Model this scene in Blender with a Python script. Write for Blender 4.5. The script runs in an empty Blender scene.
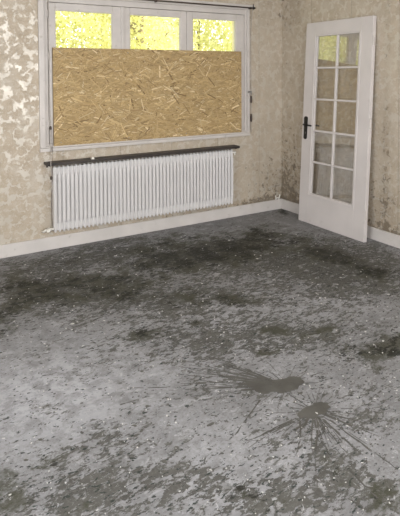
import bpy, bmesh, math, random
import numpy as np
from mathutils import Vector, Matrix

# ------------------------------------------------------------------ camera
CAM = (-3.6981, -4.4114, 1.4909)
YAW, PITCH, ROLL, FPX, CYPX = .5408, .0331, -.0051, 515.98, 91.278
scene = bpy.context.scene
col = scene.collection
_F = np.array([math.sin(YAW)*math.cos(PITCH), math.cos(YAW)*math.cos(PITCH), -math.sin(PITCH)])
_R0 = np.array([math.cos(YAW), -math.sin(YAW), 0.0])
_U0 = np.cross(_R0, _F)
_R = _R0*math.cos(ROLL) + _U0*math.sin(ROLL)
_U = _U0*math.cos(ROLL) - _R0*math.sin(ROLL)
cd = bpy.data.cameras.new('camera')
cd.sensor_fit = 'VERTICAL'
cd.sensor_height = 24.0
cd.lens = FPX/516*24.0
cd.shift_y = (CYPX-258)/516
cd.clip_start = .02
cam = bpy.data.objects.new('camera', cd)
col.objects.link(cam)
cam.matrix_world = Matrix(((_R[0], _U[0], -_F[0], CAM[0]), (_R[1], _U[1], -_F[1], CAM[1]),
                           (_R[2], _U[2], -_F[2], CAM[2]), (0, 0, 0, 1)))
scene.camera = cam

# ------------------------------------------------------------------ light
scene.view_settings.view_transform = 'Standard'
scene.view_settings.look = 'None'
scene.view_settings.gamma = 1
scene.view_settings.use_curve_mapping = False
scene.view_settings.exposure = 0.04

world = bpy.data.worlds.new('sky')
scene.world = world
world.use_nodes = True
wn = world.node_tree
bg = wn.nodes['Background']
bg.inputs[0].default_value = (1, .985, .94, 1)     # bright hazy sky
bg.inputs[1].default_value = 2.4

sun_d = bpy.data.lights.new('sun', 'SUN')
sun_d.energy = 8
sun_d.angle = .03
sun_d.color = (1, .94, .82)
sun = bpy.data.objects.new('sun', sun_d)
col.objects.link(sun)
sun.rotation_euler = Vector((-.72, .15, -.68)).to_track_quat('-Z', 'Y').to_euler()


def area(name, loc, direction, w, h, power, color):
    d = bpy.data.lights.new(name, 'AREA')
    d.shape = 'RECTANGLE'
    d.size, d.size_y, d.energy, d.color = w, h, power, color
    o = bpy.data.objects.new(name, d)
    col.objects.link(o)
    o.location = loc
    o.rotation_euler = Vector(direction).to_track_quat('-Z', 'Y').to_euler()
    return o


# daylight entering through the windows of the two walls out of view
area('daylight_window_2', (-2.35, -6.12, 1.55), (0, 1, -.05), 2.3, 1.4, 170, (.97, .98, 1))
area('daylight_window_3', (-5.62, -3.2, 1.35), (1, 0, -.05), 2.3, 1.9, 105, (.93, .96, 1))

# ------------------------------------------------------------------ helpers
def ray(u, v):
    return _F*FPX + _R*(u-200) - _U*(v-CYPX)


def on_back(u, v, Y=0.0):
    d = ray(u, v)
    t = (Y-CAM[1])/d[1]
    return Vector((CAM[0]+d[0]*t, Y, CAM[2]+d[2]*t))


def on_floor(u, v):
    d = ray(u, v)
    t = -CAM[2]/d[2]
    return np.array((CAM[0]+d[0]*t, CAM[1]+d[1]*t))


def tag(o, label=None, cat=None, group=None, kind=None):
    if label: o['label'] = label
    if cat: o['category'] = cat
    if group: o['group'] = group
    if kind: o['kind'] = kind
    return o


def empty(name, loc=(0, 0, 0)):
    o = bpy.data.objects.new(name, None)
    o.empty_display_size = .1
    col.objects.link(o)
    o.location = loc
    return o


def bm_box(bm, x0, x1, y0, y1, z0, z1, bev=0.0, seg=2):
    r = bmesh.ops.create_cube(bm, size=1)
    vs = r['verts']
    for v in vs:
        v.co = Vector((x0+(v.co.x+.5)*(x1-x0), y0+(v.co.y+.5)*(y1-y0), z0+(v.co.z+.5)*(z1-z0)))
    if bev:
        es = list({e for v in vs for e in v.link_edges})
        bmesh.ops.bevel(bm, geom=es, offset=bev, segments=seg, affect='EDGES', profile=.6)
    return vs


def bm_cyl(bm, p0, p1, r0, r1=None, seg=12, caps=True):
    p0, p1 = Vector(p0), Vector(p1)
    r1 = r0 if r1 is None else r1
    d = p1-p0
    m = Matrix.Translation((p0+p1)/2) @ d.to_track_quat('Z', 'Y').to_matrix().to_4x4()
    bmesh.ops.create_cone(bm, cap_ends=caps, segments=seg, radius1=r0, radius2=r1, depth=d.length, matrix=m)


def bm_tube(bm, pts, r, seg=8):
    pts = [Vector(p) for p in pts]
    rings = []
    for i, p in enumerate(pts):
        t = (pts[min(i+1, len(pts)-1)]-pts[max(i-1, 0)]).normalized()
        a = t.orthogonal().normalized() if abs(t.z) > .9 else t.cross(Vector((0, 0, 1))).normalized()
        if rings:
            a = (last_a - t*last_a.dot(t)).normalized()
        last_a = a
        b = t.cross(a)
        rr = r[i] if isinstance(r, (list, tuple)) else r
        rings.append([bm.verts.new(p+(a*math.cos(2*math.pi*k/seg)+b*math.sin(2*math.pi*k/seg))*rr) for k in range(seg)])
    for q, w in zip(rings, rings[1:]):
        for k in range(seg):
            bm.faces.new((q[k], q[(k+1) % seg], w[(k+1) % seg], w[k]))
    bm.faces.new(rings[0][::-1])
    bm.faces.new(rings[-1])


def obj(name, bm, mat, parent=None, smooth=False, recalc=True):
    if recalc: bmesh.ops.recalc_face_normals(bm, faces=bm.faces)
    me = bpy.data.meshes.new(name)
    bm.to_mesh(me)
    bm.free()
    me.materials.append(mat)
    if smooth:
        for p in me.polygons: p.use_smooth = True
    o = bpy.data.objects.new(name, me)
    col.objects.link(o)
    o.parent = parent
    return o


def box(name, x0, x1, y0, y1, z0, z1, mat, parent=None, bev=0.0):
    bm = bmesh.new()
    bm_box(bm, x0, x1, y0, y1, z0, z1, bev)
    return obj(name, bm, mat, parent)


def tube(name, pts, r, mat, parent=None, seg=8):
    bm = bmesh.new()
    bm_tube(bm, pts, r, seg)
    return obj(name, bm, mat, parent, True)


class NT:
    """small node builder"""
    def __init__(self, name):
        self.m = bpy.data.materials.new(name)
        self.m.use_nodes = True
        self.t = self.m.node_tree
        self.t.nodes.clear()
        self.out = self.t.nodes.new('ShaderNodeOutputMaterial')
        self.co = self.t.nodes.new('ShaderNodeTexCoord').outputs['Object']

    def put(self, sock, v):
        if isinstance(v, bpy.types.NodeSocket):
            self.t.links.new(v, sock)
        elif sock.type == 'RGBA' and isinstance(v, (tuple, list)):
            sock.default_value = (*v[:3], 1)
        else:
            sock.default_value = v

    def node(self, kind, out=0, inp=None, **kw):
        n = self.t.nodes.new(kind)
        for k, v in kw.items(): setattr(n, k, v)
        for k, v in (inp or {}).items(): self.put(n.inputs[k], v)
        return n.outputs[out]

    def noise(self, scale, detail=4, rough=.55, dist=0, vec=None, out=0):
        return self.node('ShaderNodeTexNoise', out, {'Vector': vec or self.co, 'Scale': scale, 'Detail': detail, 'Roughness': rough, 'Distortion': dist})

    def voro(self, scale, vec=None, out=0, feature='F1', rnd=1.0):
        return self.node('ShaderNodeTexVoronoi', out, {'Vector': vec or self.co, 'Scale': scale, 'Randomness': rnd}, feature=feature)

    def math(self, op, a, b=0.0, c=0.0):
        return self.node('ShaderNodeMath', 0, {0: a, 1: b, 2: c}, operation=op)

    def vmath(self, op, a, b=(0, 0, 0)):
        return self.node('ShaderNodeVectorMath', 0, {0: a, 1: b}, operation=op)

    def step(self, x, lo, hi, a=0.0, b=1.0):
        return self.node('ShaderNodeMapRange', 0, {'Value': x, 'From Min': lo, 'From Max': hi, 'To Min': a, 'To Max': b}, interpolation_type='SMOOTHSTEP')

    def mix(self, f, a, b):
        n = self.t.nodes.new('ShaderNodeMix')
        n.data_type = 'RGBA'
        self.put(n.inputs[0], f)
        self.put(n.inputs[6], a)
        self.put(n.inputs[7], b)
        return n.outputs[2]

    def xyz(self, vec=None):
        n = self.t.nodes.new('ShaderNodeSeparateXYZ')
        self.put(n.inputs[0], vec or self.co)
        return n.outputs

    def comb(self, x, y, z=0.0):
        return self.node('ShaderNodeCombineXYZ', 0, {0: x, 1: y, 2: z})

    def attr(self, name, out='Fac'):
        return self.node('ShaderNodeAttribute', out, attribute_name=name)

    def bump(self, h, strength=.3, dist=.01):
        return self.node('ShaderNodeBump', 0, {'Height': h, 'Strength': strength, 'Distance': dist})

    def finish(self, color, rough=.6, normal=None, spec=.5, metallic=0.0):
        p = self.t.nodes.new('ShaderNodeBsdfPrincipled')
        self.put(p.inputs['Base Color'], color)
        self.put(p.inputs['Roughness'], rough)
        self.put(p.inputs['Metallic'], metallic)
        self.put(p.inputs['Specular IOR Level'], spec)
        if normal is not None: self.put(p.inputs['Normal'], normal)
        self.t.links.new(p.outputs[0], self.out.inputs[0])
        return self.m


def paint(name, c, rough=.5, var=.08, scale=6, dirt=None, dirt_amt=.4):
    n = NT(name)
    k = n.noise(scale, 5)
    base = n.mix(n.step(k, .3, .7), tuple(x*(1-var) for x in c), tuple(min(1, x*(1+var*.5)) for x in c))
    if dirt:
        d = n.noise(scale*3.3, 8, .7)
        base = n.mix(n.math('MULTIPLY', n.step(d, .58, .72), dirt_amt), base, dirt)
    return n.finish(base, rough, n.bump(n.noise(60, 3), .05, .004))


# ------------------------------------------------------------------ materials
M = {}
M['white_frame'] = paint('white_frame_paint', (.57, .53, .50), .45, .08, 5, (.30, .27, .23), .5)
M['door_white'] = paint('door_paint', (.60, .56, .545), .38, .06, 3, (.42, .38, .34), .35)
M['radiator_white'] = paint('radiator_enamel', (.67, .65, .645), .35, .04, 4, (.55, .52, .49), .35)
M['radiator_back'] = paint('radiator_back_enamel', (.62, .60, .595), .5, .04, 4)
M['baseboard'] = paint('baseboard_paint', (.60, .565, .54), .5, .08, 4, (.33, .30, .26), .5)
M['dark_wood'] = paint('dark_brown_board', (.035, .027, .023), .5, .5, 12, (.10, .08, .07), .4)
M['black_metal'] = paint('black_iron', (.010, .010, .009), .4, .2, 20)
M['steel'] = paint('dull_steel', (.25, .24, .22), .45, .2, 20)
M['rust'] = paint('rusty_brown', (.07, .05, .04), .7, .3, 40)
M['cord'] = paint('grey_brown_cord', (.42, .38, .35), .8, .2, 40)
M['cream'] = paint('cream_render', (.80, .72, .50), .8, .06, 4)
M['ceiling'] = paint('ceiling_paint', (.66, .62, .56), .8, .05, 2)
M['plain_wall'] = paint('plain_wall', (.50, .46, .41), .8, .08, 2)
M['white_plastic'] = paint('white_plastic', (.75, .72, .66), .4, .05, 10)


def glass(name, ior, tint=(1, 1, 1), dust=.0):
    n = NT(name)
    fc = n.node('ShaderNodeLayerWeight', 1, {'Blend': .5})
    fr = n.math('ADD', ior, n.math('MULTIPLY', n.math('POWER', fc, 5.0), 1-ior))
    tr = n.node('ShaderNodeBsdfTransparent', 0, {'Color': tint})
    gl = n.node('ShaderNodeBsdfGlossy', 0, {'Color': (1, 1, 1), 'Roughness': .015})
    df = n.node('ShaderNodeBsdfDiffuse', 0, {'Color': (.6, .58, .55)})
    d = n.math('MULTIPLY', n.step(n.noise(9, 5), .3, .8), dust)
    a = n.t.nodes.new('ShaderNodeMixShader')
    n.put(a.inputs[0], d); n.put(a.inputs[1], tr); n.put(a.inputs[2], df)
    b = n.t.nodes.new('ShaderNodeMixShader')
    n.put(b.inputs[0], fr); n.put(b.inputs[1], a.outputs[0]); n.put(b.inputs[2], gl)
    n.t.links.new(b.outputs[0], n.out.inputs[0])
    return n.m


M['glass'] = glass('window_glass', .03, (.98, .99, .97), .03)
M['door_glass'] = glass('door_glass', .14, (.97, .97, .96), .10)


def wallpaper(name, axis, mould):
    """damask paper: glossy silver ground, matt beige flowers; mould(n, u, z) gives the stain density"""
    n = NT(name)
    X = n.xyz()
    u, z = X[axis], X[2]
    v = n.comb(u, z, 0.0)
    def n2(scale, detail, rough, dist, vec, out=0):
        return n.node('ShaderNodeTexNoise', out, {'Vector': vec, 'Scale': scale, 'Detail': detail, 'Roughness': rough, 'Distortion': dist}, noise_dimensions='2D')
    def warp(vec, scale, amt, detail=2):
        w = n.vmath('SCALE', n.vmath('SUBTRACT', n2(scale, detail, .6, 0, vec, 1), (.5, .5, .5)))
        w.node.inputs['Scale'].default_value = amt
        return n.vmath('ADD', vec, w)
    vw = warp(warp(v, 14, .08), 55, .038, 3)
    cell = n.node('ShaderNodeTexVoronoi', 0, {'Vector': vw, 'Scale': 16, 'Randomness': .85}, voronoi_dimensions='2D')
    sub = n.node('ShaderNodeTexVoronoi', 0, {'Vector': vw, 'Scale': 42, 'Randomness': .9}, voronoi_dimensions='2D')
    petal = n.step(n.math('ADD', cell, n.math('MULTIPLY', sub, .45)), .70, .76, 1, 0)
    vein = n.step(n.math('ABSOLUTE', n.math('SUBTRACT', n2(30, 2, .5, .8, v), .5)), .012, .035, 1, 0)
    flower = n.math('MULTIPLY', petal, n.math('SUBTRACT', 1.0, n.math('MULTIPLY', vein, .5)))
    wear = n.noise(5, 6, .65)
    flower = n.math('MULTIPLY', flower, n.step(wear, .30, .55, .45, 1))
    ground = n.mix(n.step(n.noise(2.2, 5), .3, .7), (.51, .46, .385), (.58, .53, .455))
    fl = n.mix(n.step(n.noise(13, 4), .3, .7), (.43, .36, .275), (.50, .425, .335))
    c = n.mix(flower, ground, fl)
    # rubbed pale paper and mould
    c = n.mix(n.math('MULTIPLY', n.step(n.noise(3.1, 7, .65), .60, .75), .35), c, (.60, .55, .47))
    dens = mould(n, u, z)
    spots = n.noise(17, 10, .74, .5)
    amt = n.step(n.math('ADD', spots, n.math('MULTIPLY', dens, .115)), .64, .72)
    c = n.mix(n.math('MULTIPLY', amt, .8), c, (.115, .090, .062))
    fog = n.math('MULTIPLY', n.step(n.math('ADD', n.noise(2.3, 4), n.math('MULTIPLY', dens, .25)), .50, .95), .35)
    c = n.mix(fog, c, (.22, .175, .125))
    # sheet seams
    seam = n.math('PINGPONG', n.math('ADD', u, 20.0+.451 if axis == 0 else 20.0+.08), .265)
    c = n.mix(n.math('MULTIPLY', n.step(seam, .002, .006, 1, 0), .35), c, (.16, .13, .10))
    rough = n.math('ADD', n.math('MULTIPLY', flower, .33), n.step(n.noise(6, 4), .3, .7, .36, .50))
    rough = n.math('ADD', rough, n.math('MULTIPLY', amt, .3))
    bump = n.bump(n.math('ADD', flower, n.math('MULTIPLY', n.noise(70, 4), .6)), .25, .003)
    spec = n.math('SUBTRACT', .95, n.math('MULTIPLY', flower, .65))
    return n.finish(c, rough, bump, spec, n.math('MULTIPLY', n.math('SUBTRACT', 1.0, flower), .22))


def gauss(n, x, c, w):
    return n.math('POWER', 2.718, n.math('MULTIPLY', n.math('POWER', n.math('DIVIDE', n.math('SUBTRACT', x, c), w), 2.0), -1.0))


def mould_back(n, u, z):
    a = n.step(u, -.75, -.20)
    b = n.math('ADD', .25, n.math('MULTIPLY', n.step(z, .15, 1.0, 1, 0), .9))
    foot = n.math('MULTIPLY', n.step(z, .11, .19, 1, 0), n.step(u, -2.6, -1.0, .2, 1.1))
    top = n.math('MULTIPLY', n.step(z, 1.75, 2.35), .5)
    return n.math('ADD', n.math('ADD', n.math('MULTIPLY', a, b), foot), n.math('MULTIPLY', a, top))


def mould_right(n, u, z):
    a = n.step(u, -.6, 0.0)
    b = n.math('ADD', .35, n.math('MULTIPLY', n.step(z, .15, 1.1, 1, 0), .8))
    low = n.math('MULTIPLY', n.step(z, .1, 1.6, 1, 0), .75)
    foot = n.math('MULTIPLY', n.step(z, .11, .20, 1, 0), .8)
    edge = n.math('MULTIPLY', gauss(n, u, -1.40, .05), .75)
    top = n.math('MULTIPLY', n.math('MULTIPLY', n.step(z, 1.6, 2.3), n.step(u, -.9, -.2)), .6)
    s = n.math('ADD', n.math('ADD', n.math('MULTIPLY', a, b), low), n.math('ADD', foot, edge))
    return n.math('ADD', s, top)


M['paper_back'] = wallpaper('wallpaper_back', 0, mould_back)
M['paper_right'] = wallpaper('wallpaper_right', 1, mould_right)


def floor_material():
    n = NT('stained_concrete')
    res, mold, dust = n.attr('residue'), n.attr('mould'), n.attr('dust')
    # coordinates turned so that the scrape marks run along the room's diagonal
    rot = n.node('ShaderNodeMapping', 0, {'Vector': n.co, 'Rotation': (0, 0, math.radians(-38)), 'Scale': (.62, 1.25, 1)})
    big = n.noise(1.6, 4, .55)
    mid = n.noise(7, 7, .65)
    fine = n.noise(75, 6, .85)
    lightc = n.mix(n.step(big, .3, .7), (.190, .190, .197), (.245, .245, .255))
    lightc = n.mix(n.step(mid, .42, .66), lightc, (.305, .305, .317))
    lightc = n.mix(n.math('MULTIPLY', n.step(fine, .42, .60), .60), lightc, (.145, .142, .138))
    lightc = n.mix(n.math('MULTIPLY', dust, n.step(n.noise(13, 9, .72, .4), .38, .60, .10, .95)), lightc, (.40, .402, .425))
    def norm(x, gain):
        return n.math('MULTIPLY', n.math('SUBTRACT', x, .5), gain)
    def add(*a):
        t = a[0]
        for b in a[1:]: t = n.math('ADD', t, b)
        return t
    # glue residue: ragged flecks, from sparse specks to nearly closed films
    k = norm(n.noise(30, 11, .72, .2, vec=rot), 2.6)
    lo = norm(n.noise(6, 6, .65), 1.5)
    fleck = n.step(add(k, lo, n.math('MULTIPLY', res, 1.0)), .30, .40)
    dark = n.mix(n.step(n.noise(6, 6, .65), .35, .68), (.052, .050, .043), (.098, .095, .086))
    dark = n.mix(n.math('MULTIPLY', n.step(fine, .50, .62), .45), dark, (.19, .186, .176))
    c = n.mix(n.math('MULTIPLY', fleck, .92), lightc, dark)
    # small isolated black drops
    drop = n.step(add(n.noise(48, 5, .6, .2, vec=rot), n.math('MULTIPLY', res, .07)), .62, .645)
    c = n.mix(n.math('MULTIPLY', drop, .95), c, (.030, .038, .034))
    # damp dark olive mould, broken into patches
    mk = add(norm(n.noise(6, 9, .66, .3), 3.2), norm(n.noise(22, 6, .7), 1.6), n.math('MULTIPLY', mold, .95))
    soft = n.step(mk, .30, .85)
    c = n.mix(n.math('MULTIPLY', soft, .80), c, (.050, .050, .033))
    mk2 = add(norm(n.noise(27, 9, .72, .3, vec=rot), 3.4), norm(n.noise(7, 4, .6), 2.4), n.math('MULTIPLY', mold, .85))
    core = n.step(mk2, .66, .84)
    c = n.mix(n.math('MULTIPLY', core, .9), c, (.014, .014, .010))
    # pale scuffs
    sc2 = n.noise(15, 11, .76, .3, vec=rot)
    c = n.mix(n.math('MULTIPLY', n.math('MULTIPLY', n.step(sc2, .545, .60), .6), n.step(mold, .25, .7, 1, .15)), c, (.385, .385, .40))
    sc = n.noise(30, 9, .74, .8)
    c = n.mix(n.math('MULTIPLY', n.step(sc, .60, .65), .7), c, (.46, .46, .475))
    r = n.math('SUBTRACT', n.step(mid, .3, .7, .6, .8), n.math('MULTIPLY', core, .1))
    h = n.math('ADD', n.math('MULTIPLY', fleck, .5), n.math('MULTIPLY', fine, .5))
    return n.finish(c, r, n.bump(h, .3, .004), .25)


M['floor'] = floor_material()

# ------------------------------------------------------------------ room shell
RX0, RY0, H = -5.5, -6.0, 2.52       # left wall, wall behind the camera, ceiling height
WX0, WX1, WZ0, WZ1 = -2.60, -.465, .872, 2.16   # opening of the boarded window
T = .28


def wall_with_hole(name, mat, axis, plane, out, a0, a1, h0, h1, z0, z1, label):
    """wall slab from a0 to a1 along axis with an opening h0..h1, z0..z1"""
    bm = bmesh.new()
    def slab(p, q, za, zb):
        lo, hi = sorted((plane, plane+out))
        if axis == 0: bm_box(bm, p, q, lo, hi, za, zb)
        else: bm_box(bm, lo, hi, p, q, za, zb)
    slab(a0, h0, 0, H); slab(h1, a1, 0, H); slab(h0, h1, 0, z0); slab(h0, h1, z1, H)
    bmesh.ops.remove_doubles(bm, verts=bm.verts, dist=1e-5)
    return tag(obj(name, bm, mat), label, kind='structure')


wall_with_hole('wall_back', M['paper_back'], 0, 0, T, RX0-T, T, WX0, WX1, WZ0, WZ1,
               'wall with peeling beige floral wallpaper around the boarded window')
tag(box('wall_right', 0, T, RY0-T, 0, 0, H, M['paper_right']), 'mould-spotted beige wallpapered wall behind the leaning door', kind='structure')
wall_with_hole('wall_left', M['plain_wall'], 1, RX0, -T, RY0, 0, -4.35, -2.05, .4, 2.3, 'plain wall with a wide window, beside the camera')
wall_with_hole('wall_behind', M['plain_wall'], 0, RY0, -T, RX0-T, 0, -3.5, -1.2, .85, 2.25, 'plain wall with a window, behind the camera')
tag(box('ceiling', RX0-T, T, RY0-T, T, H, H+.25, M['ceiling']), 'off-white ceiling', kind='structure')

# floor: a fine grid carrying where residue, mould and dust lie
def blob_fn(blobs):
    out = []
    for (u, v, ru, rv, a, ang) in blobs:
        c = on_floor(u, v)
        ca, sa = math.cos(math.radians(ang)), math.sin(math.radians(ang))
        e1 = (on_floor(u+ca*ru, v+sa*ru)-on_floor(u-ca*ru, v-sa*ru))/2
        e2 = (on_floor(u-sa*rv, v+ca*rv)-on_floor(u+sa*rv, v-ca*rv))/2
        out.append((c, np.linalg.inv(np.array((e1, e2)).T), a))
    return out


MOULD = blob_fn([(240, 246, 45, 9, .95, -8), (222, 258, 60, 12, .55, 0), (190, 240, 60, 10, .45, -8), (283, 212, 12, 4, .9, 5), (262, 232, 20, 6, .6, 0),
                 (165, 262, 40, 12, .65, 0), (120, 286, 40, 12, .75, -10), (75, 280, 40, 8, .6, -5), (35, 300, 45, 12, .7, -12), (10, 285, 30, 10, .6, 0), (5, 325, 20, 22, .6, 60), (60, 262, 70, 7, .35, -8),
                 (148, 333, 20, 6, 1.0, -4), (195, 321, 9, 5, .8, 0), (240, 300, 30, 6, .5, 0), (205, 300, 40, 10, .45, 0), (270, 330, 25, 6, .6, 5), (150, 300, 50, 12, .35, 0),
                 (340, 258, 30, 8, .85, 15), (382, 275, 24, 7, .9, 12), (320, 255, 20, 6, .6, 10), (385, 298, 14, 4, .6, 0), (300, 240, 30, 8, .3, 10),
                 (375, 350, 30, 13, .75, 5), (395, 342, 20, 12, .7, 0), (325, 345, 25, 9, .45, 0), (270, 351, 14, 6, .6, 0), (320, 330, 30, 6, .35, 0),
                 (25, 470, 45, 10, .65, -8), (10, 500, 35, 14, .8, 0), (60, 445, 25, 8, .45, -15), (210, 390, 40, 4, .4, 0), (322, 378, 10, 5, .55, 0),
                 (240, 490, 30, 18, .55, 10), (255, 465, 18, 8, .4, 0), (330, 470, 25, 10, .3, 30), (385, 500, 20, 30, .5, 60), (130, 510, 40, 10, .35, 0)])
RESIDUE = blob_fn([(110, 440, 50, 18, .35, -18), (150, 485, 70, 30, .40, -10), (50, 495, 70, 28, .45, -10), (250, 495, 60, 28, .45, 0), (345, 485, 60, 40, .40, 10), (290, 430, 60, 25, .22, 0),
                   (220, 390, 50, 14, .25, 0), (370, 400, 50, 40, .25, 10), (200, 340, 70, 22, .40, 0), (310, 335, 80, 22, .40, 0), (160, 300, 110, 18, .45, 0), (240, 258, 140, 24, .55, 0),
                   (40, 290, 60, 22, .50, 0), (360, 280, 60, 22, .45, 0), (330, 250, 50, 20, .30, 0), (90, 255, 80, 12, .45, -10), (120, 350, 90, 20, .12, 0), (60, 420, 50, 20, .12, 0)])
DUST = blob_fn([(60, 370, 80, 40, .7, -15), (30, 410, 60, 40, .55, 0), (110, 400, 60, 25, .4, 0), (225, 315, 45, 20, .55, 0), (240, 340, 45, 14, .4, 0), (200, 450, 45, 35, .55, 0), (310, 310, 40, 14, .4, 0),
                (170, 365, 50, 15, .5, 0), (345, 300, 40, 10, .45, 10), (375, 225, 25, 8, .25, 20), (280, 455, 40, 40, .35, 0), (360, 420, 40, 30, .45, 0), (290, 360, 40, 14, .3, 0), (215, 500, 60, 30, .4, 0)])


def density(P, blobs):
    d = np.zeros(len(P))
    for c, inv, a in blobs:
        q = (P-c) @ inv.T
        d = d + a*np.exp(-(q**2).sum(1)*.9)
    return d


def build_floor():
    st = .025
    xs = np.arange(RX0, .0001, st)
    ys = np.arange(RY0, .0001, st)
    gx, gy = np.meshgrid(xs, ys)
    P = np.stack((gx.ravel(), gy.ravel()), 1)
    nx, ny = len(xs), len(ys)
    i = np.arange((nx-1)*(ny-1))
    a = (i//(nx-1))*nx + i % (nx-1)
    faces = np.stack((a, a+1, a+1+nx, a+nx), 1)
    verts = np.c_[P, np.zeros(len(P))]
    # closed slab: skirt and underside
    me = bpy.data.meshes.new('floor')
    nv = len(verts)
    low = np.array(((RX0, RY0, -.2), (0, RY0, -.2), (0, 0, -.2), (RX0, 0, -.2)))
    me.from_pydata(np.vstack((verts, low)).tolist(), [], faces.tolist()+[(nv+3, nv+2, nv+1, nv)])
    for nm, bl, lim in (('residue', RESIDUE, .95), ('mould', MOULD, 1.1), ('dust', DUST, 1.0)):
        at = me.attributes.new(nm, 'FLOAT', 'POINT')
        at.data.foreach_set('value', np.r_[np.minimum(density(P, bl), lim), np.zeros(4)].astype(np.float32))
    me.materials.append(M['floor'])
    o = bpy.data.objects.new('floor', me)
    col.objects.link(o)
    return tag(o, 'bare grey concrete floor stained with glue and damp', kind='structure')


floor = build_floor()

# baseboards
bb = bmesh.new()
bm_box(bb, RX0, 0, -.016, 0, 0, .108, .003)
tag(obj('baseboard_back', bb, M['baseboard']), 'dirty white baseboard below the radiator', kind='structure')
bb = bmesh.new()
bm_box(bb, -.016, 0, RY0, -.016, 0, .108, .003)
tag(obj('baseboard_right', bb, M['baseboard']), 'dirty white baseboard behind the leaning door', kind='structure')

# ------------------------------------------------------------------ boarded window
def frame_rect(bm, x0, x1, z0, z1, l, r, b, t, y0, y1, bev=.003):
    bm_box(bm, x0, x0+l, y0, y1, z0, z1, bev)
    bm_box(bm, x1-r, x1, y0, y1, z0, z1, bev)
    bm_box(bm, x0+l, x1-r, y0, y1, z1-t, z1, bev)
    bm_box(bm, x0+l, x1-r, y0, y1, z0, z0+b, bev)


win = tag(empty('window_1', (-1.53, 0, .872)), 'white wooden three-part window, lower half boarded over', kind='structure')
win_inv = Matrix.Translation((1.53, 0, -.872))


def wpart(name, bm, mat, parent=None):
    bm.transform(win_inv)
    return obj(name, bm, mat, parent or win)


bm = bmesh.new(); frame_rect(bm, -2.628, -.448, .872, 2.20, .046, .03, .012, .04, -.022, 0)
wpart('casing', bm, M['white_frame'])
bm = bmesh.new(); frame_rect(bm, -2.60, -.465, .872, 2.16, .052, .034, .03, .05, 0, .09)
wpart('window_frame', bm, M['white_frame'])
SASH = [(-2.543, -1.872, -2.482, -1.962), (-1.868, -1.194, -1.796, -1.260), (-1.190, -.502, -1.125, -.603)]
for s0, s1, g0, g1 in SASH:
    bm = bmesh.new(); frame_rect(bm, s0, s1, .905, 2.107, g0-s0, s1-g1, .08, 2.107-2.046, .006, .055, .005)
    sash = wpart('sash', bm, M['white_frame'])
    bm = bmesh.new(); bm_box(bm, g0-.006, g1+.006, .028, .033, .98, 2.05)
    wpart('pane', bm, M['glass'], sash)
    bm = bmesh.new(); frame_rect(bm, g0-.001, g1+.001, .984, 2.047, .008, .008, .008, .008, .012, .027, .002)
    wpart('glazing_bead', bm, M['white_frame'], sash)
bm = bmesh.new(); bm_box(bm, -1.885, -1.855, -.008, .006, .905, 2.107, .004)
wpart('cover_strip', bm, M['white_frame'])
bm = bmesh.new(); bm_box(bm, -2.66, -.40, .20, T+.05, .84, .87, .004)
wpart('outer_sill', bm, M['cream'])
bm = bmesh.new()
bm_box(bm, -.468, -.465, .09, T, .872, 2.16); bm_box(bm, -2.60, -2.597, .09, T, .872, 2.16)
wpart('outer_reveal', bm, M['cream'])
# hinges of the left sash
for z in (1.05, 1.62, 1.98):
    bm = bmesh.new(); bm_cyl(bm, (-2.549, -.006, z), (-2.549, -.006, z+.06), .007, seg=10)
    wpart('hinge', bm, M['white_frame'])

tag(box('trim_1', -2.632, -.455, -.034, 0, .842, .871, M['white_frame'], None, .005), 'narrow white sill moulding under the boarded window', kind='structure')

# ------------------------------------------------------------------ strand board
def osb_material():
    n = NT('wood_strands')
    c = n.attr('tint', 'Color')
    g = n.node('ShaderNodeMapping', 0, {'Vector': n.co, 'Scale': (1, 1, 6)})
    c2 = n.mix(n.math('MULTIPLY', n.step(n.noise(60, 4, vec=g), .4, .7), .25), c, (.30, .20, .09))
    return n.finish(c2, .7, n.bump(n.noise(120, 3, vec=g), .15, .002), .3)


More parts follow.
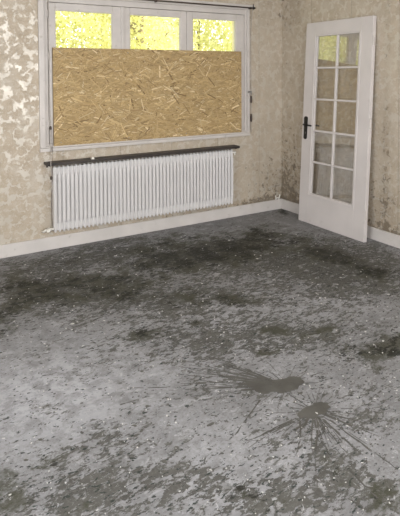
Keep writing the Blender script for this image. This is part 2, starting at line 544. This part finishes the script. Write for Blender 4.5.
def build_osb():
    rng = random.Random(5)
    x0, x1, z0, z1 = -2.512, -.555, .879, 1.724
    root = empty('strand_board', ((x0+x1)/2, 0, z0))
    tag(root, 'tan oriented strand board covering the lower half of the window', 'board')
    ox, oz = root.location.x, root.location.z
    core = paint('strand_board_core', (.33, .235, .115), .75, .15, 20)
    box('panel', x0-ox, x1-ox, -.018, .004, 0, z1-oz, core, root)
    V, Fc, C = [], [], []
    pal = [(.46, .33, .16), (.40, .28, .13), (.52, .385, .20), (.34, .235, .115), (.44, .32, .165), (.66, .53, .33), (.20, .13, .06), (.42, .30, .145)]
    wts = [5, 5, 3.5, 4, 5, 1.8, 1.1, 4]
    n = 7500
    for i in range(n):
        cx, cz = rng.uniform(x0, x1), rng.uniform(z0, z1)
        L = rng.uniform(.04, .15)/2
        W = rng.choice((rng.uniform(.004, .009), rng.uniform(.007, .017)))/2
        a = rng.gauss(0, .55) if rng.random() < .8 else rng.uniform(-1.5, 1.5)
        dx, dz = math.cos(a), math.sin(a)
        y = -.0182 - .0024*(i/n) - rng.uniform(0, .0006)
        sk = rng.uniform(-.3, .3)*W
        pts = []
        for (p, q) in ((-L, -W+sk), (L, -W*rng.uniform(.3, 1)), (L*rng.uniform(.85, 1.1), W), (-L*rng.uniform(.8, 1), W*rng.uniform(.4, 1))):
            pts.append((min(max(cx+dx*p-dz*q, x0), x1)-ox, min(max(cz+dz*p+dx*q, z0), z1)-oz))
        b = len(V)
        V += [(px, y, pz) for px, pz in pts] + [(px, y+.0016, pz) for px, pz in pts]
        Fc += [(b, b+1, b+2, b+3)] + [(b+k, b+4+k, b+4+(k+1) % 4, b+(k+1) % 4) for k in range(4)]
        t = rng.choices(pal, wts)[0]
        f = rng.uniform(.78, 1.2)
        C.append((t[0]*f, t[1]*f, t[2]*f))
    me = bpy.data.meshes.new('wood_strand')
    me.from_pydata(V, [], Fc)
    at = me.color_attributes.new('tint', 'FLOAT_COLOR', 'POINT')
    at.data.foreach_set('color', np.repeat(np.c_[np.array(C), np.ones(n)], 8, axis=0).astype(np.float32).ravel())
    me.materials.append(osb_material())
    o = bpy.data.objects.new('wood_strand', me)
    col.objects.link(o)
    o.parent = root
    o['kind'] = 'stuff'
    for fx in (.03, .35, .66, .97):
        for fz in (.04, .96):
            bm = bmesh.new()
            px, pz = (x1-x0)*(fx-.5), (z1-z0)*fz
            bm_cyl(bm, (px, -.0225, pz), (px, -.0195, pz), .0045, .006, 10)
            obj('screw', bm, M['steel'], root)


build_osb()

# ------------------------------------------------------------------ curtain rail and cords
rail = tag(empty('curtain_rail', (-1.5, 0, 2.19)), 'thin curtain rail with dark rod above the boarded window', 'curtain rail')
ro = Vector((1.5, 0, -2.19))
bm = bmesh.new(); bm_box(bm, -2.80+1.5, -.40+1.5, -.045, -.002, -.002, .022, .003)
obj('rail_profile', bm, M['white_frame'], rail)
tube('rod', [(-2.85+1.5, -.062, -.012), (-.43+1.5, -.062, -.012)], .007, M['rust'], rail)
for x in (-2.7, -1.55, -.46):
    bm = bmesh.new()
    bm_box(bm, x+1.5-.006, x+1.5+.006, -.062, 0, -.024, -.002, .002)
    obj('bracket', bm, M['rust'], rail)
bm = bmesh.new()
bm_cyl(bm, (-.43+1.5, -.062, -.012), (-.408+1.5, -.062, -.012), .013, .009, 12)
bm_cyl(bm, (-.432+1.5, -.062, -.03), (-.432+1.5, -.062, .03), .006, .004, 10)
obj('finial', bm, M['black_metal'], rail)

# cord at the right edge of the window with its tensioner
rc = tag(empty('pull_cord', (-.44, 0, 1.0)), 'brown pull cord with dark toggles beside the right window edge', 'cord')
def rel(ps, o): return [tuple(Vector(p)-o.location) for p in ps]
tube('cord_line', rel([(-.436, -.055, 2.175), (-.446, -.035, 1.9), (-.440, -.03, 1.5), (-.438, -.028, 1.3), (-.436, -.026, .88)], rc), .0035, M['cord'], rc, 6)
for z0, z1 in ((1.185, 1.262), (.985, 1.068)):
    bm = bmesh.new()
    bm_tube(bm, rel([(-.437, -.028, z0), (-.437, -.029, z0+.008), (-.437, -.030, (z0+z1)/2), (-.437, -.029, z1-.008), (-.437, -.028, z1)], rc), [.004, .010, .012, .010, .004], 10)
    obj('toggle', bm, M['rust'], rc, True)
bm = bmesh.new()
bm_cyl(bm, rel([(-.470, -.022, 1.30)], rc)[0], rel([(-.470, -.062, 1.30)], rc)[0], .010, .013, 12)
bm_tube(bm, rel([(-.470, -.05, 1.305), (-.45, -.048, 1.31), (-.437, -.035, 1.30), (-.432, -.03, 1.27)], rc), .005, 8)
obj('cord_hook', bm, M['steel'], rc)

lc = tag(empty('shutter_cord', (-2.52, 0, .2)), 'thin grey cord hanging down the left window edge to the radiator', 'cord')
def bpath(pp): return [on_back(u, v, Y) for u, v, Y in pp]
tube('cord_line', rel(bpath([(48.4, -2, -.03), (48.9, 40, -.03), (49.7, 90, -.03), (50.4, 125, -.035), (51.0, 150, -.045), (50.8, 163, -.150), (51.5, 175, -.15), (52.4, 190, -.15), (52.0, 205, -.15), (53.0, 218, -.15), (53.2, 228, -.15)]), lc), .0034, M['cord'], lc, 6)
tube('cord_line', rel(bpath([(51.7, 128, -.033), (52.3, 150, -.045), (52.3, 163, -.15), (52.6, 180, -.15), (51.2, 200, -.15), (52.2, 226, -.15)]), lc), .0018, M['rust'], lc, 6)
for u, v, Y in ((50.6, 128, -.036), (51.2, 178, -.152)):
    p = on_back(u, v, Y)-lc.location
    bm = bmesh.new(); bm_tube(bm, [p+Vector((0, 0, -.016)), p+Vector((0, 0, -.008)), p+Vector((0, 0, .008)), p+Vector((0, 0, .016))], [.004, .010, .010, .004], 10)
    obj('cord_knob', bm, M['rust'], lc, True)

# ------------------------------------------------------------------ radiator
def build_radiator():
    x0, x1, z0, z1 = -2.542, -.698, .158, .722
    root = empty('radiator', ((x0+x1)/2, 0, z0))
    tag(root, 'long white ribbed steel radiator under the boarded window', 'radiator')
    ox, oz, h = root.location.x, z0, z1-z0
    n = 50
    pitch = (x1-x0)/n
    w = pitch*.75
    # one section: a flat front column that narrows into rounded heads
    bm = bmesh.new()
    prof = [(0, .30, .040), (.006, .62, .030), (.020, .72, .026), (.075, .80, .022), (.095, 1, .012), (h*.5, 1, .011), (h-.095, 1, .012), (h-.075, .80, .022), (h-.020, .74, .026), (h-.006, .66, .030), (h, .30, .040)]
    rings = []
    for z, k, yo in prof:
        a = w/2*k
        f, b = -.092+yo*.45, -.060
        ring = []
        for (x, y) in ((-a, b), (-a, f+.008), (-a*.55, f), (a*.55, f), (a, f+.008), (a, b)):
            ring.append(bm.verts.new((x, y, z)))
        rings.append(ring)
    for q, r in zip(rings, rings[1:]):
        for k in range(6):
            bm.faces.new((q[k], q[(k+1) % 6], r[(k+1) % 6], r[k]))
    bm.faces.new(rings[0][::-1]); bm.faces.new(rings[-1])
    first = obj('radiator_section', bm, M['radiator_white'], root, False)
    first.location = (x0+pitch/2-ox, 0, 0)
    for i in range(1, n):
        c = first.copy(); col.objects.link(c); c.parent = root
        c.location = (x0+pitch*(i+.5)-ox, 0, 0)
    for zz in (.012, h-.075):
        box('header', x0-ox+.004, x1-ox-.004, -.068, -.050, zz, zz+.062, M['radiator_white'], root, .008)
    box('back_panel', x0-ox+.006, x1-ox-.006, -.061, -.040, .03, h-.03, M['radiator_back'], root, .003)
    for x in (x0+.25, (x0+x1)/2, x1-.25):
        for zz in (.08, h-.1):
            box('bracket', x-ox-.012, x-ox+.012, -.042, 0, zz, zz+.03, M['steel'], root, .002)
    # inlet at the foot of the left end
    bm = bmesh.new()
    vx = x0-ox
    bm_cyl(bm, (vx+.006, -.062, .03), (vx-.028, -.062, .03), .011, seg=12)
    bm_cyl(bm, (vx-.028, -.062, .03), (vx-.040, -.062, .03), .018, seg=6)
    bm_tube(bm, [(vx-.036, -.062, .03), (vx-.062, -.062, .028), (vx-.072, -.050, .016), (vx-.074, -.03, .010), (vx-.074, 0, .010)], .010, 10)
    v = obj('valve', bm, M['white_plastic'], root, True)
    bm = bmesh.new()
    bm_cyl(bm, (vx-.048, -.07, .03), (vx-.048, -.108, .034), .016, .013, 12)
    obj('valve_knob', bm, M['white_plastic'], v)
    # vent plug at the top of the right end
    bm = bmesh.new()
    rx = x1-ox
    bm_cyl(bm, (rx-.006, -.062, h-.035), (rx+.022, -.062, h-.035), .011, seg=12)
    bm_cyl(bm, (rx+.022, -.062, h-.035), (rx+.034, -.062, h-.035), .017, .012, seg=12)
    bm_cyl(bm, (rx+.026, -.062, h-.035), (rx+.026, -.062, h-.062), .006, .009, 10)
    obj('vent_plug', bm, M['white_plastic'], root)


build_radiator()

shelf = tag(empty('shelf', (-1.64, 0, .735)), 'dark brown narrow board mounted just above the radiator', 'shelf')
box('board', -2.600+1.64, -.652+1.64, -.125, -.012, 0, .023, M['dark_wood'], shelf, .003)
for x in (-2.57, -1.64, -.69):
    bm = bmesh.new()
    bm_box(bm, x+1.64-.008, x+1.64+.008, -.118, 0, -.006, 0, .001)
    bm_box(bm, x+1.64-.008, x+1.64+.008, -.006, 0, -.030, -.006, .001)
    obj('bracket', bm, M['rust'], shelf)
bm = bmesh.new()
p = on_back(92.5, 163.5, -.10)-shelf.location
bm_box(bm, p.x-.012, p.x+.012, -.118, -.086, .0225, .040, .003)
tag(obj('clip', bm, M['white_plastic'], shelf), 'small pale clip')

# ------------------------------------------------------------------ leaning door
def build_door():
    W, HT, TH = .846, 2.0, .040
    sa = .111/2.0
    ca = math.sqrt(1-sa*sa)
    root = empty('door')
    root.name = 'glazed_door'
    root.matrix_world = Matrix(((0, ca, sa, -.158), (-1, 0, 0, -.452), (0, -sa, ca, .0025), (0, 0, 0, 1)))
    tag(root, 'white ten-pane glazed door leaning unhinged against the wall', 'door')
    gx0, gx1, gz0, gz1 = .128, .712, .278, 1.884
    P = M['door_white']
    box('stile', 0, gx0, 0, TH, 0, HT, P, root, .003)
    box('stile', gx1, W, 0, TH, 0, HT, P, root, .003)
    box('top_rail', gx0, gx1, 0, TH, gz1, HT, P, root, .002)
    box('bottom_rail', gx0, gx1, 0, TH, 0, gz0, P, root, .002)
    # stepped moulding around the glazing
    bm = bmesh.new()
    def rect(a, b, c, d, t, y0, y1):
        bm_box(bm, a, a+t, y0, y1, c, d, .002); bm_box(bm, b-t, b, y0, y1, c, d, .002)
        bm_box(bm, a+t, b-t, y0, y1, d-t, d, .002); bm_box(bm, a+t, b-t, y0, y1, c, c+t, .002)
    rect(gx0-.006, gx1+.006, gz0-.006, gz1+.006, .016, -.004, .004)
    rect(gx0, gx1, gz0, gz1, .024, .004, .034)
    obj('glazing_moulding', bm, P, root)
    ix0, ix1, iz0, iz1 = gx0+.024, gx1-.024, gz0+.024, gz1-.024
    rows = 5
    ph = (iz1-iz0)/rows
    xm = (ix0+ix1)/2
    b = .009
    box('glazing_bar', xm-b, xm+b, .006, .034, iz0, iz1, P, root, .003)
    for k in range(1, rows):
        z = iz0+ph*k
        for a0, a1 in ((ix0, xm-b), (xm+b, ix1)):
            box('glazing_bar', a0, a1, .006, .034, z-b, z+b, P, root, .003)
    for k in range(rows):
        for a0, a1 in ((ix0, xm-b), (xm+b, ix1)):
            box('pane', a0-.002, a1+.002, .018, .022, iz0+ph*k+(b if k else 0)-.002, iz0+ph*(k+1)-(b if k < rows-1 else 0)+.002, M['door_glass'], root)
    # black lever handle with long plate, both faces
    for s, y in ((-1, 0.0), (1, TH)):
        bm = bmesh.new()
        hx, z0, z1 = .050, .828, 1.060
        ring = []
        for i in range(24):
            t = 2*math.pi*i/24
            cx, cz = math.cos(t), math.sin(t)
            zz = (z1-.021 if cz >= 0 else z0+.021)+cz*.021
            ring.append((hx+cx*.026*(1 if cz >= 0 else .92), zz))
        f = [bm.verts.new((px, y+s*.004, pz)) for px, pz in ring]
        g = [bm.verts.new((px, y, pz)) for px, pz in ring]
        bm.faces.new(f); bm.faces.new(g)
        for i in range(24):
            bm.faces.new((f[i], f[(i+1) % 24], g[(i+1) % 24], g[i]))
        plate = obj('handle_plate', bm, M['black_metal'], root)
        d = .045 if s < 0 else .022
        bm = bmesh.new()
        bm_tube(bm, [(hx, y+s*.003, .977), (hx, y+s*d*.75, .977), (hx+.010, y+s*d, .977), (hx+.045, y+s*d, .976), (hx+.085, y+s*(d-.003), .974), (hx+.118, y+s*(d-.008), .972)],
                [.010, .009, .009, .009, .0085, .007], 10)
        obj('lever', bm, M['black_metal'], plate, True)
        bm = bmesh.new()
        bm_box(bm, hx-.003, hx+.003, y+s*.0035-.001, y+s*.0045+.001, .885, .903)
        obj('keyhole', bm, M['steel'], plate)
    # loose hinges on the right edge
    for z in (.20, 1.0, 1.74):
        bm = bmesh.new()
        bm_cyl(bm, (W+.007, .006, z), (W+.007, .006, z+.075), .008, seg=12)
        bm_cyl(bm, (W+.007, .006, z+.075), (W+.007, .006, z+.087), .008, .003, seg=12)
        bm_box(bm, W, W+.002, .004, .034, z+.002, z+.072)
        obj('hinge', bm, M['white_frame'], root)
    box('latch_plate', -.0015, .001, .010, .030, .87, 1.06, M['steel'], root)


build_door()

# white cable ends sticking out over the baseboard in the corner
cb = tag(empty('cable_stub', (-.065, 0, .108)), 'pair of short white cable ends above the baseboard in the corner', 'cable')
for x, lean, h in ((-.020, -.012, .045), (.020, .008, .052)):
    tube('cable_end', [(x, 0, -.0), (x, -.008, .006), (x+lean*.4, -.012, h*.5), (x+lean, -.014, h)], .0075, M['white_plastic'], cb, 8)
tube('cable_tie', [(-.026, -.010, .016), (0, -.014, .018), (.024, -.010, .020)], .006, M['white_plastic'], cb, 6)

# ------------------------------------------------------------------ dried splashes on the floor
def build_splash():
    rng = random.Random(11)
    n = NT('dried_glue')
    c = n.mix(n.step(n.noise(9, 5), .3, .7), (.072, .069, .062), (.105, .101, .092))
    mat = n.finish(c, .55, n.bump(n.noise(60, 4), .2, .003), .35)

    def poly(bm, pts, z=.0015, fan=True):
        z = z*rng.uniform(.8, 1.25)
        ar = sum(pts[i][0]*pts[(i+1) % len(pts)][1]-pts[(i+1) % len(pts)][0]*pts[i][1] for i in range(len(pts)))
        if ar < 0: pts = (pts[len(pts)//2-1::-1]+pts[:len(pts)//2-1:-1]) if not fan else pts[::-1]
        f = [bm.verts.new((x, y, z)) for x, y in pts]
        g = [bm.verts.new((x, y, 0)) for x, y in pts]
        c = bm.verts.new((sum(p[0] for p in pts)/len(pts), sum(p[1] for p in pts)/len(pts), z))
        if fan:
            for i in range(len(f)): bm.faces.new((c, f[i], f[(i+1) % len(f)]))
        else:
            h = len(f)//2
            for i in range(h-1): bm.faces.new((f[i], f[i+1], f[-2-i], f[-1-i]))
            bm.verts.remove(c)
        for i in range(len(f)):
            bm.faces.new((f[i], f[(i+1) % len(f)], g[(i+1) % len(f)], g[i]))

    def puddle(bm, u, v, ru, rv, jag=.25, k=40):
        ph = [rng.uniform(0, 6.28) for _ in range(5)]
        pts = []
        for i in range(k):
            t = 2*math.pi*i/k
            r = 1+jag*sum(math.sin((j+2)*t+ph[j])/(j+1.3) for j in range(5))*.5+rng.uniform(-.1, .1)
            pts.append(tuple(on_floor(u+math.cos(t)*ru*r, v+math.sin(t)*rv*r)))
        poly(bm, pts)

    def streak(bm, u0, v0, u1, v1, w):
        a, b = on_floor(u0, v0), on_floor(u1, v1)
        d = b-a
        L = np.linalg.norm(d)
        if L < .01: return
        d /= L
        q = np.array((-d[1], d[0]))
        bend = rng.uniform(-.05, .05)*L
        t0 = 0.0
        while t0 < .97:
            t1 = min(1.0, t0+rng.uniform(.12, .55))
            k = max(3, int(9*(t1-t0)))
            up, dn = [], []
            for i in range(k+1):
                t = t0+(t1-t0)*i/k
                ww = w*(1-t*.7)*rng.uniform(.35, 1.3)*(.35 if i in (0, k) and t0 > 0 else 1)
                m = a+d*L*t+q*(bend*math.sin(math.pi*t)+rng.uniform(-.0015, .0015))
                up.append(tuple(m+q*ww)); dn.append(tuple(m-q*ww))
            poly(bm, up+dn[::-1], fan=False)
            t0 = t1+rng.uniform(.02, .14)

    specs = [((286, 385), (15, 7.5), [(265, 388, 14, 5), (296, 381, 8, 4), (255, 384, 10, 3)], (166, 212), 58, (40, 112), .0032),
             ((314, 411), (12, 6), [(322, 406, 8, 4), (306, 415, 8, 4)], (20, 150), 34, (28, 90), .0032)]
    for (u, v), (ru, rv), extra, (a0, a1), n_st, (l0, l1), w in specs:
        bm = bmesh.new()
        puddle(bm, u, v, ru, rv)
        for e in extra: puddle(bm, *e, jag=.35, k=28)
        for i in range(n_st):
            t = math.radians(rng.uniform(a0, a1))
            l = rng.uniform(l0, l1)
            st = rng.uniform(.0, .35)*l
            streak(bm, u+math.cos(t)*st, v+math.sin(t)*st*.6, u+math.cos(t)*l, v+math.sin(t)*l*.62, w*rng.uniform(.4, 1.2))
        for i in range(22):
            t = rng.uniform(0, 6.28)
            l = rng.uniform(25, 50)
            streak(bm, u+math.cos(t)*6, v+math.sin(t)*4, u+math.cos(t)*l, v+math.sin(t)*l*.6, w*rng.uniform(.3, .8))
        obj('dried_splash', bm, mat, floor, recalc=False)
    # scattered flecks and long thin runs, too many to count
    bm = bmesh.new()
    for i in range(900):
        u, v = rng.uniform(-40, 440), 516-rng.random()**.8*265
        if v > 330: u, v = (u, v) if rng.random() < .8 else (rng.gauss(280, 70), rng.gauss(420, 45))
        s = rng.uniform(.4, 1.2) if rng.random() < .9 else rng.uniform(1.2, 2.2)
        if v < 265: continue
        P = on_floor(u, v)
        if P[0] > -.2 or P[1] > -.15: continue
        k = 7
        e, an = rng.uniform(1, 2.6), rng.gauss(-.4, .5)
        pts = []
        sc = .0034*s
        for j in range(k):
            t = 2*math.pi*j/k
            r = rng.uniform(.55, 1.2)*sc
            x, y = math.cos(t)*r*e, math.sin(t)*r
            pts.append((P[0]+x*math.cos(an)-y*math.sin(an), P[1]+x*math.sin(an)+y*math.cos(an)))
        poly(bm, pts, .0018)
    for u0, v0, u1, v1, w in ((318, 430, 318, 492, .004), (330, 420, 372, 452, .005), (345, 432, 398, 470, .004), (205, 383, 130, 388, .003), (260, 400, 232, 440, .004), (300, 420, 296, 455, .004), (190, 372, 250, 379, .003), (350, 470, 395, 512, .005), (120, 405, 150, 396, .003)):
        streak(bm, u0, v0, u1, v1, w)
    o = obj('glue_fleck', bm, mat, floor, recalc=False)
    o['kind'] = 'stuff'
    # pale paint chips
    bm = bmesh.new()
    for i in range(430):
        u, v = rng.uniform(0, 400), 516-rng.random()**.85*285
        if v < 228: continue
        P = on_floor(u, v)
        if P[0] > -.25 or P[1] > -.2: continue
        k = rng.choice((4, 5, 6))
        sc = rng.uniform(.35, .8)*math.hypot(P[0]-CAM[0], P[1]-CAM[1])/516
        if rng.random() < .04: sc *= 1.6
        e, an = rng.uniform(1, 2.2), rng.uniform(0, 3.1)
        pts = []
        for j in range(k):
            t = 2*math.pi*j/k
            r = rng.uniform(.6, 1.1)*sc
            x, y = math.cos(t)*r*e, math.sin(t)*r
            pts.append((P[0]+x*math.cos(an)-y*math.sin(an), P[1]+x*math.sin(an)+y*math.cos(an)))
        poly(bm, pts, rng.uniform(.001, .003))
    o = obj('paint_chip', bm, paint('pale_chip', (.56, .55, .53), .8, .15, 9))
    tag(o, 'pale paint chips and plaster crumbs scattered over the concrete floor', 'debris', kind='stuff')


build_splash()

# ------------------------------------------------------------------ windows out of view that let the daylight in
def far_window(name, label, x0, x1, y0, y1, z0, z1):
    r = tag(empty(name, ((x0+x1)/2, (y0+y1)/2, z0)), label, kind='structure')
    o = r.location
    ax = 0 if x1-x0 > y1-y0 else 1
    a0, a1 = (x0, x1) if ax == 0 else (y0, y1)
    c = o.y if ax == 0 else o.x
    bm = bmesh.new()
    def bar(p, q, za, zb):
        if ax == 0: bm_box(bm, p-o.x, q-o.x, -.03, .03, za-o.z, zb-o.z)
        else: bm_box(bm, -.03, .03, p-o.y, q-o.y, za-o.z, zb-o.z)
    m = (a0+a1)/2
    bar(a0, a0+.06, z0, z1); bar(a1-.06, a1, z0, z1); bar(a0, a1, z0, z0+.06); bar(a0, a1, z1-.06, z1); bar(m-.05, m+.05, z0, z1)
    obj('window_frame', bm, M['white_frame'], r)


far_window('window_2', 'white framed window behind the camera', -3.5, -1.2, RY0-.06, RY0-.02, .85, 2.25)
far_window('window_3', 'white framed window in the left wall', RX0-.06, RX0-.02, -4.35, -2.05, .4, 2.3)

# ------------------------------------------------------------------ garden outside
def leaf_material(name, c1, c2):
    n = NT(name)
    c = n.mix(n.step(n.noise(3.5, 3), .35, .65), c1, c2)
    d = n.node('ShaderNodeBsdfDiffuse', 0, {'Color': c})
    t = n.node('ShaderNodeBsdfTranslucent', 0, {'Color': c})
    m = n.t.nodes.new('ShaderNodeMixShader')
    m.inputs[0].default_value = .45
    n.t.links.new(d, m.inputs[1]); n.t.links.new(t, m.inputs[2])
    n.t.links.new(m.outputs[0], n.out.inputs[0])
    return n.m


LEAF = [leaf_material('yellow_green_leaves', (.84, .80, .46), (.73, .73, .34)), leaf_material('lime_leaves', (.84, .81, .50), (.75, .76, .38))]
BARK = paint('bark', (.30, .25, .17), .9, .3, 12)
tag(box('ground_outside', -30, 40, T+.02, 60, -.85, -.55, paint('lawn', (.32, .36, .10), .9, .3, 3)), 'lawn outside the window', kind='structure')


def tree(x, y, height, rx, seed, mat, label, n_leaf):
    rng = random.Random(seed)
    nr = np.random.default_rng(seed)
    root = empty('leafy_tree', (x, y, -.55))
    tag(root, label, 'tree', 'trees outside the window')
    bm = bmesh.new()
    top = height*.8
    bm_tube(bm, [(0, 0, 0), (.05, .02, height*.25), (-.06, .05, height*.5), (.03, 0, top)], [.15, .12, .09, .03], 10)
    obj('trunk', bm, BARK, root, True)
    for k in range(9):
        z = height*rng.uniform(.25, .7)
        t = 2*math.pi*k/9+rng.uniform(-.3, .3)
        L = rx*rng.uniform(.6, .95)
        bm = bmesh.new()
        bm_tube(bm, [(0, 0, z), (math.cos(t)*L*.35, math.sin(t)*L*.35, z+L*.25), (math.cos(t)*L*.7, math.sin(t)*L*.7, z+L*.42), (math.cos(t+.15)*L, math.sin(t+.15)*L, z+L*.5)], [.05, .04, .025, .012], 7)
        obj('branch', bm, BARK, root, True)
    # leaves gathered in clumps through the crown
    nc = 46
    cz = height*.56
    cl = nr.normal(size=(nc, 3))
    cl /= np.linalg.norm(cl, axis=1)[:, None]
    cl *= (nr.random(nc)**.45)[:, None]*np.array((rx, rx, height*.43))
    cl[:, 2] += cz
    idx = nr.integers(0, nc, n_leaf)
    C = cl[idx]+np.clip(nr.normal(size=(n_leaf, 3)), -1.4, 1.4)*rx*.18
    a = nr.normal(size=(n_leaf, 3)); a /= np.linalg.norm(a, axis=1)[:, None]
    b = np.cross(a, nr.normal(size=(n_leaf, 3))); b /= np.linalg.norm(b, axis=1)[:, None]
    s = nr.uniform(.03, .055, n_leaf)[:, None]
    V = np.stack((C-a*s*1.2, C+b*s*.6, C+a*s*1.3, C-b*s*.6), 1).reshape(-1, 3)
    Fc = np.arange(n_leaf*4).reshape(-1, 4)
    me = bpy.data.meshes.new('leaf')
    me.from_pydata(V.tolist(), [], Fc.tolist())
    me.materials.append(mat)
    o = bpy.data.objects.new('leaf', me)
    col.objects.link(o)
    o.parent = root
    o['kind'] = 'stuff'


tree(.9, 5.6, 5.0, 1.35, 1, LEAF[0], 'yellow-green leafy tree seen through the left window pane', 9000)
tree(4.4, 5.2, 5.0, 1.35, 2, LEAF[1], 'lime leafy tree with bare branches seen through the middle pane', 6500)
tree(-4.2, 5.8, 5.2, 1.5, 4, LEAF[1], 'pale leafy tree outside, mirrored in the upper door panes', 10000)


def hedge(x0, x1, y0, y1, z0, z1, n_leaf):
    nr = np.random.default_rng(9)
    root = empty('hedge', ((x0+x1)/2, (y0+y1)/2, z0))
    tag(root, 'tall yellow-green hedge closing the garden behind the trees', 'hedge')
    for k, x in enumerate(np.arange(x0+.6, x1, 1.6)):
        bm = bmesh.new()
        px = x-root.location.x
        bm_tube(bm, [(px, 0, 0), (px+.1, .05, 1.5), (px-.08, 0, 3.2), (px+.05, .02, z1-z0-.5)], [.09, .07, .05, .015], 7)
        obj('stem', bm, BARK, root, True)
    C = nr.random((n_leaf, 3))*np.array((x1-x0, y1-y0, z1-z0))-np.array(((x1-x0)/2, (y1-y0)/2, 0))
    C[:, 1] += .25*np.sin(C[:, 0]*2.1)*np.cos(C[:, 2]*1.7)
    a = nr.normal(size=(n_leaf, 3)); a /= np.linalg.norm(a, axis=1)[:, None]
    b = np.cross(a, nr.normal(size=(n_leaf, 3))); b /= np.linalg.norm(b, axis=1)[:, None]
    s = nr.uniform(.045, .08, n_leaf)[:, None]
    V = np.stack((C-a*s*1.2, C+b*s*.6, C+a*s*1.3, C-b*s*.6), 1).reshape(-1, 3)
    me = bpy.data.meshes.new('leaf')
    me.from_pydata(V.tolist(), [], np.arange(n_leaf*4).reshape(-1, 4).tolist())
    me.materials.append(LEAF[1])
    o = bpy.data.objects.new('leaf', me)
    col.objects.link(o)
    o.parent = root
    o['kind'] = 'stuff'


hedge(-15, 10, 9.2, 10.2, -.55, 4.6, 85000)
